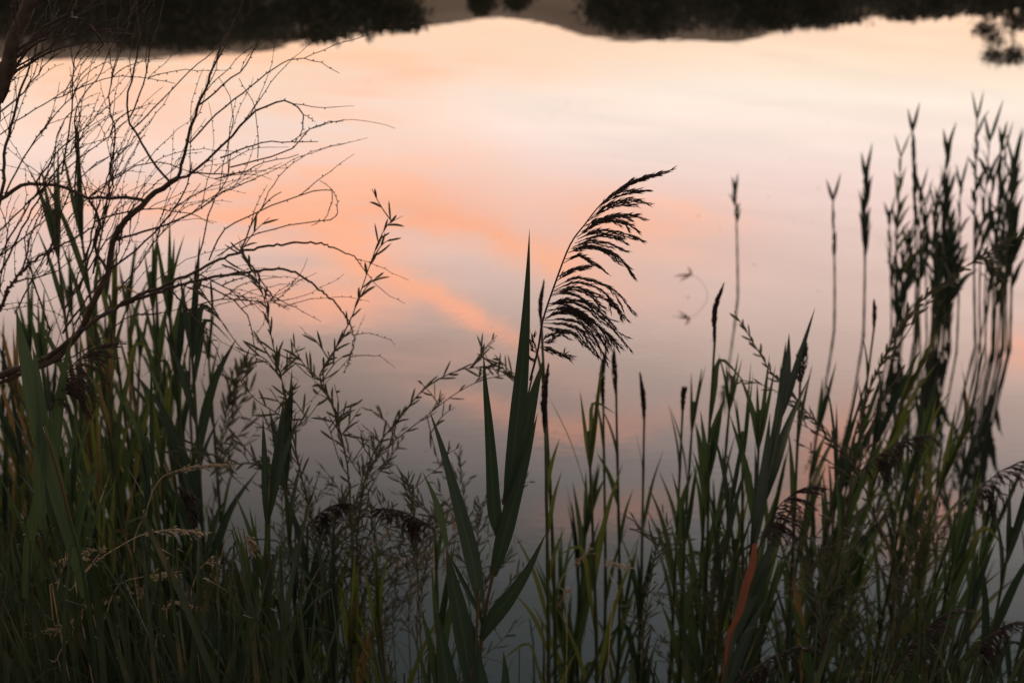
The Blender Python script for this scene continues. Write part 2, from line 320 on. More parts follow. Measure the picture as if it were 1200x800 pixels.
def far_tree(px, py, wpx, Y, label, group, dens=1.0, lacy=False, base=None):
    r = random.Random(int(px * 7 + py)); x = P(px, py, Y).x; H = Hrefl(px, py, Y) * 1.02; z0 = max(gz(x, Y), .2); w = wpx / FPX * Y * 1.04
    loc = Vector((x, Y, z0)); root = thing("tree" if H > 2.6 else "shrub", label, "tree" if H > 2.6 else "shrub", loc, group)
    t = MB(); top = Vector((x, Y, z0 + (H - z0) * .72)); lo = .06 if not lacy else .3
    tube(t, cr([loc - Vector((0, 0, .3)), loc.lerp(top, .5) + jit(.1, r), top], 6), .05 + .022 * H, .02, 7)
    t.build("trunk", M["bark"], root, loc)
    ctr = []
    for k in range(11 if not lacy else 30):
        a = r.uniform(0, 6.28); hh = r.uniform(lo, .97); rad = w * .5 * (max(.12, math.sin(math.pi * min(1, max(.08, hh)) ** .75)) ** .5) * r.uniform(.35, .86)
        e = Vector((x + math.cos(a) * rad, Y + math.sin(a) * rad * .8, z0 + (H - z0) * hh)); ctr.append(e)
        st = loc.lerp(top, max(.12, min(.9, hh - .25)))
        b = MB(); tube(b, cr([st, st.lerp(e, .5) + Vector((0, 0, .1 * (H - z0) * .3)), e], 4), .012 + .006 * H, .008, 5); b.build("limb", M["bark"], root, loc)
    c = MB(); n = int((4200 if not lacy else 6000) * dens)
    for k in range(n):
        e = r.choice(ctr); s = w * (.17 if not lacy else .05)
        d = Vector((r.gauss(0, s), r.gauss(0, s), r.gauss(0, s * .8))); p = e + d
        p.z = min(p.z, z0 + (H - z0) * (1 - .04 * r.random())); p.z = max(p.z, z0 + .05)
        ln = r.uniform(.13, .34) * (1.0 if not lacy else .6); u = jit(1, r).normalized(); v = u.orthogonal().normalized(); q = len(c.v)
        c.v += [p, p + u * ln * .5 + v * ln * .28, p + u * ln, p + u * ln * .5 - v * ln * .28]; c.uv += [(0, 0)] * 4; c.f.append((q, q + 1, q + 2, q + 3))
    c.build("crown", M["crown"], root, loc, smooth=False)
far = [(-60, 50, 130, 57), (25, 49, 110, 58), (95, 50, 100, 57), (165, 51, 100, 58), (232, 50, 100, 57), (292, 51, 84, 58), (378, 43, 74, 57), (432, 40, 84, 58), (468, 30, 60, 57)]
for k, q in enumerate(far):
    far_tree(*q, "dense dark bushy tree of the far bank left of the pale hilltop", "dark trees of the far bank left of the hilltop", 1.3)
far_tree(565, 13, 28, 60, "small dark bush on the far slope under the hilltop, left of the other", None)
far_tree(607, 11, 32, 60, "small dark bush on the far slope under the hilltop, right of the other", None)
for q in [(722, 36, 56, 58), (768, 38, 70, 59), (818, 39, 70, 58), (868, 36, 60, 59), (912, 31, 60, 58), (955, 25, 60, 59), (1000, 21, 60, 58), (1048, 16, 60, 59), (1095, 14, 60, 58), (1240, 20, 90, 59)]:
    far_tree(*q, "dark rounded tree in the unbroken row on the far bank right of the pale hilltop", "dark trees of the far bank right of the hilltop", 1.2)
for px in range(20, 330, 44): far_tree(px, 38 + px % 5, 70, 62, "dense dark bushy tree of the far bank left of the pale hilltop", "dark trees of the far bank left of the hilltop", .8)
for px in range(712, 1160, 34):
    far_tree(px, (33 if px < 840 else 33 - (px - 840) * .066) + px % 4, 66, 62, "dark rounded tree in the unbroken row on the far bank right of the pale hilltop", "dark trees of the far bank right of the hilltop", .9)
far_tree(1178, 74, 118, 54, "tall lacy tree of the far bank, its mirrored crown hanging lowest over the bright sky", None, 1.0, True)

# ------------------------------------------------------------------ reeds
CAMDIR = Vector((0, -1, .25)).normalized()
def plume_branch(mb, pts, r, dens=1.0, size=1.0, droop=True, thick=.0006):
    n = 10; p = cr(pts, n); tube(mb, p, thick, thick * .4, 4)
    ln = sum((p[i + 1] - p[i]).length for i in range(n)); m = int(ln / .0022 * dens)
    for k in range(m):
        u = (k + r.random()) / m; u = .12 + .88 * u; i = min(int(u * n), n - 1); t = u * n - i
        q = p[i].lerp(p[i + 1], t); T = (p[i + 1] - p[i]).normalized()
        d = (T + jit(.27, r)).normalized(); spikelet(mb, q + jit(.0011 * size, r), d, r.uniform(.008, .015) * size, r.uniform(.0006, .00105) * size)
SWEEP = [[(335, 160), (400, 108), (470, 78), (548, 54)], [(345, 150), (410, 126), (480, 117)], [(370, 128), (430, 88), (496, 70)], [(352, 140), (420, 100), (510, 62)], [(320, 172), (375, 128), (450, 112)],
      [(300, 202), (345, 165), (400, 148), (480, 157)], [(290, 212), (340, 178), (390, 156), (440, 160)], [(280, 228), (330, 205), (395, 188), (466, 204)], [(285, 222), (340, 210), (400, 212), (446, 240)], [(270, 245), (320, 218), (370, 200), (430, 198)],
      [(255, 262), (300, 230), (350, 212), (420, 222)], [(258, 268), (320, 242), (390, 245), (460, 271)], [(250, 280), (310, 258), (360, 254), (410, 280)], [(238, 297), (290, 290), (350, 300), (400, 335), (434, 386)], [(243, 292), (300, 272), (360, 282), (412, 306)],
      [(228, 310), (270, 296), (330, 302), (390, 345)], [(215, 342), (260, 320), (300, 335), (342, 366)], [(220, 330), (265, 322), (310, 345)], [(190, 400), (235, 370), (300, 350)], [(195, 385), (240, 362), (285, 356)],
      [(184, 420), (250, 388), (320, 402), (380, 432), (434, 500)], [(180, 432), (250, 418), (320, 440), (370, 475), (411, 516)], [(184, 428), (240, 404), (300, 410), (352, 445), (386, 490)], [(178, 440), (230, 425), (290, 440), (340, 480)], [(176, 445), (220, 436), (270, 452), (330, 495), (372, 540)],
      [(165, 478), (220, 463), (280, 480), (345, 522), (426, 616)], [(163, 488), (230, 489), (290, 511), (342, 556), (392, 602)], [(168, 470), (225, 455), (290, 470), (350, 515)], [(160, 495), (215, 480), (270, 495), (330, 545), (385, 612)], [(166, 470), (212, 470), (262, 500), (320, 560), (350, 612)],
      [(155, 522), (215, 518), (272, 530), (312, 572), (348, 652)], [(152, 530), (210, 534), (262, 550), (296, 590), (322, 632)], [(152, 515), (200, 500), (252, 506), (302, 546), (346, 602)], [(155, 520), (190, 498), (240, 496), (300, 530)], [(150, 540), (195, 548), (238, 562), (280, 600)],
      [(146, 588), (165, 571), (200, 560), (226, 574)], [(140, 606), (165, 613), (200, 624), (239, 634)], [(142, 602), (168, 606), (205, 628), (230, 640)], [(146, 590), (170, 585), (196, 568)], [(128, 622), (118, 612), (110, 588)], [(130, 640), (116, 642), (108, 636)], [(128, 600), (120, 585), (124, 570)]]
RACHIS = [(112, 700), (135, 610), (150, 520), (190, 400), (235, 285), (282, 220), (332, 158), (400, 102), (470, 72), (545, 55)]
def swept_plume(root, loc, p0, length, rot, mirror, r, dens=.62, size=1.05, mat_="plume"):
    """a one-sided plume: branches leave a bent rachis and fall to one side; rot nods it over"""
    yaw = r.uniform(-.5, .5); ca, sa = math.cos(R(rot)), math.sin(R(rot)); sq = r.uniform(.85, 1.15)
    def W_(x, y, dy=0):
        u, v = (x - 112) / 777 * sq, (700 - y) / 777; u, v = u * ca + v * sa, v * ca - u * sa
        if mirror: u = -u
        return p0 + Vector((u * math.cos(yaw), u * math.sin(yaw) + dy, v)) * length
    rb = MB(); tube(rb, cr([W_(*q) for q in RACHIS], 20), .0018, .0005, 5); pl = rb.build("plume", M[mat_], root, loc)
    for k, q in enumerate(SWEEP):
        if k % 5 == 4 and r.random() < .6: continue
        b = MB(); dy = r.uniform(-.09, .09); ex = r.uniform(.85, 1.2); ox, oy = q[0]; sag = r.uniform(-.06, .16)
        pts = []
        for i, (x, y) in enumerate(q):
            x2, y2 = ox + (x - ox) * ex, oy + (y - oy) * ex + sag * (x - ox) * i / 3; pts.append(W_(x2, y2, dy * i / (len(q) - 1)))
        plume_branch(b, pts, r, dens, size, thick=.0008)
        pts2 = [p + Vector((r.uniform(-.02, .02), r.uniform(-.04, .04), r.uniform(-.02, .02))) * (i * length * .5) for i, p in enumerate(pts)]
        plume_branch(b, pts2, r, dens, size, thick=.0008)
        b.build("plume_branch", M[mat_], pl, loc)
def spike(root, loc, path, r, w=.006, dens=1.0, mat_="plume"):
    """narrow closed seed head"""
    b = MB(); p = cr(path, 10); tube(b, p, .0016, .0008, 5); ln = sum((p[i + 1] - p[i]).length for i in range(10)); m = int(ln / .00024 * dens)
    for k in range(m):
        u = r.random(); i = min(int(u * 10), 9); q = p[i].lerp(p[i + 1], u * 10 - i); T = (p[i + 1] - p[i]).normalized()
        o = jit(1, r); o = (o - T * o.dot(T)).normalized() * w * math.sin(math.pi * min(.97, .1 + .9 * u)) ** 1.0 * r.random() ** .5
        spikelet(b, q + o, T + o * 14 + jit(.12, r), r.uniform(.010, .017), .0015)
    b.build("plume", M[mat_], root, loc)

def reed(base, tip, label, group=None, n=9, ln=.34, w=.02, ang=15, top="shoot", az=None, leaf="leaf", t0=.2, bow=None, seed=None, plume_side=None, plume_len=.22, r0=.0058, vary=0, curl=1.0, name="reed", plume_rot=0, plume_w=.0058, flat=.0):
    r = random.Random(seed if seed is not None else rng.random()); loc = base.copy()
    root = thing(name, label, "reed", loc, group)
    az = r.uniform(-.6, .6) if az is None else az
    H = (tip - base).length; mid = base.lerp(tip, .5) + (bow if bow else Vector((r.uniform(-.02, .02), r.uniform(-.03, .03), 0)) * H)
    m1 = base.lerp(tip, .25).lerp(mid, .5)
    axis_ = cr([base, mid, tip], 16)
    def at(t):
        u = max(0, min(.9999, t)) * 16; i = int(u); return axis_[i].lerp(axis_[i + 1], u - i), (axis_[i + 1] - axis_[i]).normalized()
    st = MB(); nn = 24; sp = [at(i / nn)[0] for i in range(nn + 1)]
    tube(st, sp, r0, r0 * .45, 7, bump=lambda i: 1.25 if i % 3 == 0 else 1.0); st.build("stem", M["stem"], root, loc)
    for k in range(n):
        t = t0 + (1 - t0) * ((k + r.uniform(-.2, .2)) / max(1, n - 1)) * (.93 if top == "shoot" else .86); t = max(.04, t); p, T = at(t)
        a = az + math.pi * (k + (r.random() < .22)) + r.uniform(-.5, .5) * (1 - flat); sd_ = Vector((math.cos(a), math.sin(a) * .8, 0)); sd_ = (sd_ - T * sd_.dot(T)).normalized()
        Lk = ln * (r.uniform(.75, 1.2) if top != "far" else r.uniform(.45, 1.35)) * (1.05 - .45 * max(0, t - .55) / .45); an = R(ang * (r.uniform(.6, 1.35) if top != "far" else r.uniform(.4, 1.75)) * (1.25 - .55 * t))
        d = T * math.cos(an) + sd_ * math.sin(an); d2 = T * math.cos(an * 1.5) + sd_ * math.sin(an * 1.5)
        cz = curl * r.uniform(.3, 1.3)
        bend = r.random() < .13 * curl and top != "far"
        pts = [p, p + d * Lk * .33, p + d * Lk * .62 + sd_ * Lk * .03 * cz, p + d * Lk * .55 + d2 * Lk * .42 + sd_ * Lk * .05 * cz - Vector((0, 0, Lk * .05 * cz))]
        if bend: pts[3] = pts[2] + sd_ * Lk * .25 - Vector((0, 0, Lk * r.uniform(.1, .3)))
        fa = (CAMDIR * (1.0 if r.random() < .75 else .2) - sd_ * r.uniform(.2, .9) + jit(.5, r)); ml = leaf
        if vary and r.random() < vary: ml = r.choice(("olive", "straw", "olive"))
        b = MB(); blade(b, pts, w * r.uniform(.75, 1.15) * (1 if t < .8 else .75), fa, 11, fold=.25, twist=r.uniform(-.7, .7)); b.build("leaf", M[ml], root, loc)
    tp, T = at(1.0)
    if top in ("shoot", "far"):
        for s in (-1, 1, 1)[:3 if top == "shoot" else 2]:
            a = az + (math.pi if s < 0 else 0); sd_ = Vector((math.cos(a), math.sin(a) * .6, 0)); q = at(.93 if top == "shoot" else .985)[0]; Lk = ln * (.6 if s < 0 else .75) * (1.25 if top == "far" else 1) * r.uniform(.8, 1.1)
            sp_ = R(6 if top == "shoot" else 13) * r.uniform(.6, 1.4); d = T * math.cos(sp_) + sd_ * math.sin(sp_)
            b = MB(); blade(b, [q, q + d * Lk * .5, q + d * Lk], w * .6, CAMDIR + jit(.4, r), 8, fold=.3); b.build("leaf", M[leaf], root, loc)
    elif top == "spike":
        pl = plume_len; spike(root, loc, [at(.985)[0], tp + T * pl * .5 + jit(.004, r), tp + T * pl + jit(.012, r) + (plume_side or Vector((0, 0, 0))) * pl * .35], r, plume_w)
    elif top == "plume":
        swept_plume(root, loc, tp, plume_len * 1.12, plume_rot, bool(plume_side and plume_side.x < 0), r)
    return root
def foot(px, Y, lean=0.0):                                          # where a reed seen at column px stands, at distance Y
    x = (px - 600) / FPX * Y * 1.06 + lean; return Vector((x, Y, max(-.32, gz(x, Y) - .02)))

# ---- the sharp reed in the middle, with its plume
YH = 2.0
hb = P(548, 930, YH); hb.z = gz(hb.x, YH) - .02; hb.x = P(545, 1000, YH).x
hero = thing("reed", "sharp foreground reed with a feathery brown plume sweeping right above broad dark leaves", "reed", hb)
m = MB(); tube(m, cr([hb, P(548, 880, YH), P(561, 780, YH), P(565, 745, YH), P(570, 707, YH), P(577, 675, YH), P(592, 590, YH), P(603, 535, YH), P(615, 480, YH), P(624, 440, YH)], 40), .0037, .0013, 8, bump=lambda i: 1.2 if i in (14, 18, 22, 26) else 1.0)
m.build("stem", M["deep"], hero, hb)
def hleaf(root, loc, px, w, Y=YH, dy=0.0, face=None, mt="deep", prof=prof_leaf, fold=.25, n=18):
    pts = [P(a, b, Y + dy * (i / (len(px) - 1))) for i, (a, b) in enumerate(px)]
    b = MB(); blade(b, pts, w * Y / FPX / .94, face or Vector((.15, -1, .3)), n, prof=prof, fold=fold); return b.build("leaf", M[mt], root, loc)
def pw(peak, base=.35, tip=1.6):                                    # blade widest at `peak` of its length
    return lambda t: (base + (1 - base) * math.sin(min(1, t / peak) * math.pi / 2)) * (1 if t < peak else max(0, 1 - ((t - peak) / (1 - peak)) ** tip)) + .012
hleaf(hero, hb, [(594, 588), (598, 556), (604, 508), (609, 460), (613, 415), (616, 370), (618.5, 320), (620.5, 268)], 19.5, dy=-.04, prof=pw(.36, .45, 1.15))
hleaf(hero, hb, [(592, 592), (599, 572), (608, 535), (617, 500), (627, 457), (637, 420)], 21, dy=.03, face=Vector((-.2, -1, .2)), prof=pw(.42, .4, 1.5))
hleaf(hero, hb, [(585, 628), (579, 597), (576, 545), (572.5, 495), (568.5, 450), (566.5, 412)], 17, dy=-.05, prof=pw(.22, .5, 1.2))
hleaf(hero, hb, [(578, 674), (587, 642), (597, 605), (607, 572), (619, 530), (630, 484)], 21, dy=-.03, face=Vector((-.25, -1, .2)), prof=pw(.36, .4, 1.2))
hleaf(hero, hb, [(564, 750), (571, 735), (584, 716), (601, 694), (620, 665), (640, 624)], 20, dy=-.06, face=Vector((-.1, -1, .35)), prof=pw(.45, .25, 1.3))
hleaf(hero, hb, [(567, 735), (560, 715), (547, 690), (536, 668), (528, 652)], 6, dy=-.02, prof=pw(.4, .5, 2.2), fold=.8)
hleaf(hero, hb, [(560, 770), (566, 800), (578, 838), (600, 870)], 14, dy=-.06, prof=pw(.4, .5, 1.4))
def Z_(zx, zy, dy=0.0): return P(580 + zx / 2.667, 180 + zy / 2.667, YH + dy)
rach = RACHIS
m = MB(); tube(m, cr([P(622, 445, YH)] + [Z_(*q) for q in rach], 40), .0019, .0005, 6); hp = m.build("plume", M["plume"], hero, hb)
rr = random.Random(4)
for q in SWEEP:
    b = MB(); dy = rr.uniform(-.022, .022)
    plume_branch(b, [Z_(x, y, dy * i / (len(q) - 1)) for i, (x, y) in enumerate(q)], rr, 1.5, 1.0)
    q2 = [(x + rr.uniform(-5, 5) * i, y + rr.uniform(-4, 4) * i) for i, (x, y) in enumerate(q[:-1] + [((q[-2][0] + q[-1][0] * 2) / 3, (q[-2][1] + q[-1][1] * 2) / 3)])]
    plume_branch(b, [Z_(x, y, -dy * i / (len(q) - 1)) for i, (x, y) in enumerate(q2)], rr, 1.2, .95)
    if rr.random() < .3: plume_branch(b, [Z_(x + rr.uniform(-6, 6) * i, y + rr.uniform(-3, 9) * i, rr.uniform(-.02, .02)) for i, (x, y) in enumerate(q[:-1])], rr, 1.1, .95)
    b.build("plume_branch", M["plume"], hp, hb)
# ---- the flowerless shoot beside it
sb = P(548, 1000, 1.92); sb.z = gz(sb.x, 1.92) - .02
sh = thing("reed", "flowerless dark broad-leaved shoot hugging the lower stem of the sharp plumed reed", "reed", sb)
m = MB(); tube(m, cr([sb, P(548, 860, 1.92), P(556, 770, 1.92), P(562, 690, 1.92)], 20), .004, .002, 7); m.build("stem", M["deep"], sh, sb)
hleaf(sh, sb, [(563, 705), (557, 672), (550, 640), (540, 602), (529, 562), (516, 518), (503, 480)], 20, Y=1.92, dy=.03, prof=pw(.3, .5, 1.3))
hleaf(sh, sb, [(552, 800), (546, 760), (537, 712), (529, 675), (523, 640)], 24, Y=1.92, dy=-.02, prof=pw(.35, .7, 1.5))
hleaf(sh, sb, [(532, 860), (526, 810), (519, 760), (511, 712)], 29, Y=1.92, dy=-.04, prof=pw(.3, .8, 1.2))
hleaf(sh, sb, [(556, 830), (556, 790), (553, 750), (548, 715)], 24, Y=1.92, dy=.01, prof=pw(.3, .8, 1.6))
hleaf(sh, sb, [(524, 640), (516, 605), (508, 580), (495, 552)], 9, Y=2.0, dy=.03, prof=pw(.35, .5, 1.3), mt="leaf")
hleaf(sh, sb, [(562, 900), (585, 850), (592, 800), (590, 762)], 18, Y=1.92, dy=-.02, prof=pw(.3, .6, 1.5))

# ---- other single reeds, near to far: (tip px, py, foot px, distance, options, label)
def tipreed(px, py, fx, Y, label, group=None, **k):
    return reed(foot(fx, Y), P(px, py, Y), label, group, **k)
def wreed(px, py, wpx, wpy, label, group=None, **k):                # far reed standing in open water, foot at (wpx, wpy)
    b = PW(wpx, wpy); t = P(px, py, b.y); b.z = -.3; return reed(b, t, label, group, **k)
RT = Vector((1, 0, 0)); LF = Vector((-1, 0, 0))
tipreed(755, 486, 757, 3.3, "single bare-stemmed reed with a short dark closed head, right of the plumed reed", top="spike", plume_len=.095, n=6, ln=.26, w=.012, ang=11, t0=.1)
tipreed(722, 455, 728, 3.1, "reed with a closed brown head and ladder-like leaves, just right of the lit green shoot", top="spike", plume_len=.095, n=9, ln=.2, w=.013, ang=15, az=.1, t0=.12)
tipreed(707, 470, 705, 3.2, "thin reed with a long dark head rising behind the hanging tip of the big plume", top="spike", plume_len=.13, n=6, ln=.24, w=.013, ang=10, t0=.1)
tipreed(690, 505, 705, 2.7, "bright olive shoot with two erect lit blades, between the plumed reed and the closed heads", n=9, ln=.36, w=.016, ang=9, leaf="olive", az=.2, t0=.05)
tipreed(639, 500, 648, 2.6, "olive reed with a slim brown head partly behind the big plume's stem", top="spike", plume_len=.13, n=11, ln=.22, w=.014, ang=14, az=0, leaf="olive", t0=.1)
tipreed(634, 372, 652, 2.7, "very slender reed whose pointed tip shows beside the plumed reed's tall blade", top="spike", plume_len=.06, n=3, ln=.2, w=.01, ang=12, t0=.3, plume_w=.0032)
tipreed(800, 478, 800, 3.2, "reed with a nodding hooked dark head, first to the left of the thick dark clump", top="spike", plume_len=.08, plume_side=Vector((-.2, 0, -.9)), n=8, ln=.28, w=.014, ang=12, t0=.05)
tipreed(813, 470, 822, 3.3, "reed leaning left against the hooked head", n=7, ln=.3, w=.014, ang=10, t0=.05)
tipreed(838, 392, 826, 3.0, "tall reed with a slim dark head tilted right above a thick leafy stalk", top="spike", plume_len=.11, plume_side=Vector((.35, 0, 0)), n=13, ln=.28, w=.019, ang=8, t0=.02, flat=.2, plume_w=.0055)
tipreed(832, 520, 838, 2.9, "leafy dark stalk pressed against the reed with the tilted slim head", n=11, ln=.3, w=.022, ang=9, t0=.02)
tipreed(858, 440, 838, 3.1, "thin forked shoot right beside the reed with the tilted slim head", n=6, ln=.22, w=.013, ang=10, t0=.2)
tipreed(870, 505, 880, 2.9, "short needle-tipped green blade shoot between the thick stalks", n=6, ln=.34, w=.013, ang=7, t0=.05)
tipreed(891, 480, 905, 2.8, "upright shoot with two parted blades left of the leaning stalk", n=8, ln=.3, w=.018, ang=11, t0=.05)
tipreed(938, 440, 946, 3.1, "dark reed with a ragged arrowhead-shaped head above crossing twigs", top="spike", plume_len=.07, n=5, ln=.3, w=.016, ang=8, t0=.1, plume_w=.014, r0=.006)
lb = foot(800, 2.3); lean = reed(lb, P(925, 440, 2.75), "thick dark reed bundle leaning right, with leaves pressed along its stalk", n=14, ln=.30, w=.026, ang=7, leaf="deep", r0=.006, t0=.25, curl=.3)
reed(foot(830, 2.45), P(890, 640, 2.6), "leaning reed with a dark fringed plume drooping to the right below the leaning bundle", n=8, ln=.3, w=.02, ang=9, top="plume", plume_len=.18, leaf="deep", plume_rot=2)
tipreed(1025, 378, 1034, 3.6, "slim green reed with a small dark tail-shaped head, left of the arching leafy twig", top="spike", plume_len=.062, n=6, ln=.28, w=.015, ang=9, t0=.2, plume_w=.0055)
tipreed(1003, 556, 985, 2.8, "dark reed bent over into a flat combed plume pointing right", n=9, ln=.3, w=.02, ang=10, top="plume", plume_side=RT, plume_len=.17, plume_rot=34)
tipreed(1122, 600, 1060, 2.8, "reed with a thick shaggy plume drooping right over the dark gap", n=9, ln=.34, w=.02, ang=12, top="plume", plume_side=RT, plume_len=.20, plume_rot=28)
tipreed(1046, 792, 1030, 2.3, "short reed with a fine loose plume, curving right near the bottom edge", n=5, ln=.25, w=.016, ang=14, top="plume", plume_side=RT, plume_len=.17, plume_rot=6)
tipreed(1130, 775, 1150, 2.3, "short reed whose ragged plume tilts right beside a broad pale green blade", n=6, ln=.3, w=.026, ang=24, top="plume", plume_side=RT, plume_len=.12, plume_rot=22)
tipreed(855, 806, 900, 2.2, "lowest reed plume, a dark tuft cut off by the bottom edge", n=5, ln=.25, w=.02, ang=18, top="plume", plume_side=RT, plume_len=.17, plume_rot=48)
tipreed(510, 620, 540, 2.3, "dark reed plume folded flat and pointing left, at the left of the plumed reed's base", n=5, ln=.3, w=.018, ang=13, top="plume", plume_side=LF, plume_len=.115, plume_rot=42)
tipreed(360, 616, 338, 2.6, "dark reed plume bending right over the leafy weeds", n=7, ln=.34, w=.024, ang=10, top="plume", plume_side=RT, plume_len=.11, plume_rot=28, leaf="deep")
tipreed(228, 612, 300, 2.2, "dark reed with a stubby upright ragged head leaning left, above crossed blades", n=7, ln=.3, w=.02, ang=22, top="spike", plume_len=.075, plume_w=.010, leaf="deep")
tipreed(58, 482, 66, 2.3, "large dark shaggy reed plume hanging right, beside the broad blade at the left", n=7, ln=.4, w=.026, ang=11, top="plume", plume_side=RT, plume_len=.17, plume_rot=14)
# broad blurred blade at the left
bb = P(120, 1000, 1.9); bb.z = gz(bb.x, 1.9) - .02
br = thing("reed", "reed with one very broad blue green blade rising to a sharp tip at the left", "reed", bb)
m = MB(); tube(m, cr([bb, P(110, 760, 1.9), P(80, 600, 1.9), P(52, 500, 1.9)], 14), .004, .002, 7); m.build("stem", M["leaf"], br, bb)
hleaf(br, bb, [(84, 640), (66, 570), (48, 500), (35, 440), (26, 400), (19, 362)], 23, Y=1.9, dy=.08, mt="leaf", prof=pw(.4, .6, 1.5))
hleaf(br, bb, [(50, 620), (46, 560), (50, 500), (44, 440), (38, 405)], 15, Y=1.9, dy=.05, mt="leaf", prof=pw(.4, .6, 1.3))
hleaf(br, bb, [(100, 700), (84, 640), (66, 580), (48, 520)], 13, Y=1.9, dy=.03, mt="leaf", prof=pw(.4, .7, 1.8))
hleaf(br, bb, [(30, 700), (34, 640), (44, 580), (50, 520)], 13, Y=1.9, dy=.03, mt="leaf", prof=pw(.4, .6, 1.6))
# left leafy reeds
for k, (px, py, fx, Y, lf, lab, kw) in enumerate([
    (62, 245, 75, 2.9, "leaf", "tall leafy reed behind the bare branches, left of a twin of its height", dict(n=13, ln=.34, w=.019, ang=12)),
    (88, 222, 92, 2.9, "leaf", "tallest leafy reed behind the bare branches, its tip reaching the pink cloud", dict(n=13, ln=.34, w=.02, ang=12)),
    (128, 345, 120, 3.0, "olive", "yellow-green reed with lit blades behind the dark fork of the bare shrub", dict(n=13, ln=.34, w=.018, ang=16, vary=.5)),
    (176, 318, 182, 3.2, "leaf", "slender reed with a thin forked top above the fan-leaved reed", dict(n=11, ln=.28, w=.014, ang=11)),
    (150, 412, 156, 3.2, "olive", "lower olive reed between the yellow-green one and the fan-leaved one", dict(n=11, ln=.3, w=.016, ang=14, vary=.3)),
    (222, 362, 196, 2.8, "deep", "dark fan-leaved reed with blades spread to the right over the water", dict(n=16, ln=.34, w=.022, ang=19, flat=.6)),
    (205, 400, 200, 3.0, "deep", "dark reed standing just behind the fan-leaved one", dict(n=13, ln=.32, w=.018, ang=15)),
    (16, 430, 10, 3.0, "straw", "withered yellow reed at the left behind the broad blade", dict(n=12, ln=.3, w=.016, ang=14, vary=.6)),
    (330, 525, 330, 2.5, "deep", "broad-bladed dark reed rising through the narrow-leaved weeds", dict(n=9, ln=.36, w=.026, ang=9)),
    (316, 560, 232, 2.1, "deep", "dark blade pair slanting right and crossing the stubby-headed reed", dict(n=6, ln=.34, w=.024, ang=10)),
]):
    tipreed(px, py, fx, Y, lab, leaf=lf, t0=.08, **kw)
# dead rust leaf
rb = foot(845, 2.25); ro = thing("reed", "dead rust-red reed leaf hanging below the fringed leaning plume", "reed", rb)
m = MB(); tube(m, cr([rb, P(846, 800, 2.25), P(862, 720, 2.25), P(884, 640, 2.25)], 10), .002, .0015, 6); m.build("stem", M["straw"], ro, rb)
hleaf(ro, rb, [(884, 636), (881, 660), (872, 688), (866, 716), (853, 745), (850, 775), (838, 800)], 11, Y=2.24, mt="rust", prof=pw(.3, .5, 1.3), fold=.6)

# far reeds in open water on the right: (tip, foot on the water)
FAR = [((862, 222), (868, 348), "lone far reed with a fanned tuft, left of all the others", dict(n=7, ln=.12, ang=15, t0=.8)),
       ((976, 232), (981, 388), "lone far reed with a single thin pointed tip", dict(n=5, ln=.17, ang=3, t0=.7)),
       ((1014, 205), (1016, 392), "far reed with a swallow-tailed top over a dense dark sheath", dict(n=13, ln=.20, ang=9, w=.034)),
       ((1056, 180), (1062, 392), "far feathery reed of pale ladder leaves, left of the club-topped one", dict(n=11, ln=.19, ang=19, leaf="olive", t0=.45, w=.02)),
       ((1069, 150), (1076, 398), "far club-topped reed with a blunt thick tip", dict(n=12, ln=.16, ang=4)),
       ((1110, 172), (1104, 402), "far reed with a dark Y-shaped top", dict(n=10, ln=.19, ang=11)),
       ((1145, 135), (1152, 405), "tallest far reed, with open ladder leaves up to its tip", dict(n=15, ln=.19, ang=17, t0=.5, w=.024)),
       ((1187, 192), (1190, 410), "dense dark far reed standing rightmost of the tall ones", dict(n=18, ln=.25, ang=12, w=.034, t0=.5)),
       ((1118, 282), (1122, 412), "short bushy far reed with a star-like leafy top", dict(n=20, ln=.17, ang=26, flat=.2)),
       ((1083, 262), (1080, 405), "short far reed with a bent leaf, between the club-topped and the Y-topped", dict(n=7, ln=.17, ang=18)),
       ((1166, 262), (1170, 410), "far reed with forked leaves under the arching twig", dict(n=8, ln=.18, ang=22))]
for (a, b, lab, kw) in FAR:
    kw = dict(dict(w=.030, t0=.64, az=0., flat=.7, r0=.0075, curl=.15, leaf="deep"), **kw); wreed(*a, *b, lab, top="far", seed=a[0], **kw)
r = random.Random(11)
for k in range(32):
    fx = r.choice((1045, 1060, 1085, 1100, 1115, 1130, 1150, 1165, 1180, 1195, 1210, 1225)) + r.uniform(-10, 10); wy = r.uniform(375, 425)
    ty = r.uniform(215, 345) if fx < 1140 else r.uniform(160, 330)
    wreed(fx + r.uniform(-10, 10), ty, fx, wy, "thin far reed among the crowded stems in open water", "thin reeds crowded in open water", top="far", n=r.randint(5, 11), ln=r.uniform(.14, .22), w=r.uniform(.018, .032), ang=r.uniform(6, 22), t0=r.uniform(.5, .75), curl=.2, r0=.006, leaf="deep", az=r.uniform(-.5, .5))
# broken stalk at the water, mirrored
q0 = PW(829, 347); ob = thing("reed", "bent broken stalk poking out of open water, doubled by its reflection", "reed", q0)
m = MB(); tube(m, cr([q0 - Vector((0, 0, .2)), q0, P(826, 336, q0.y), P(818, 326, q0.y), P(810, 322, q0.y)], 10), .0013, .0009, 5); m.build("stem", M["stem"], ob, q0)
for dx, dy in ((-22, 3), (-15, 9), (-5, -9)):
    b = MB(); blade(b, [P(811, 321, q0.y), P(811 + dx * .6, 321 + dy * .55, q0.y), P(811 + dx, 321 + dy, q0.y)], .012, CAMDIR, 6); b.build("leaf", M["straw"], ob, q0)

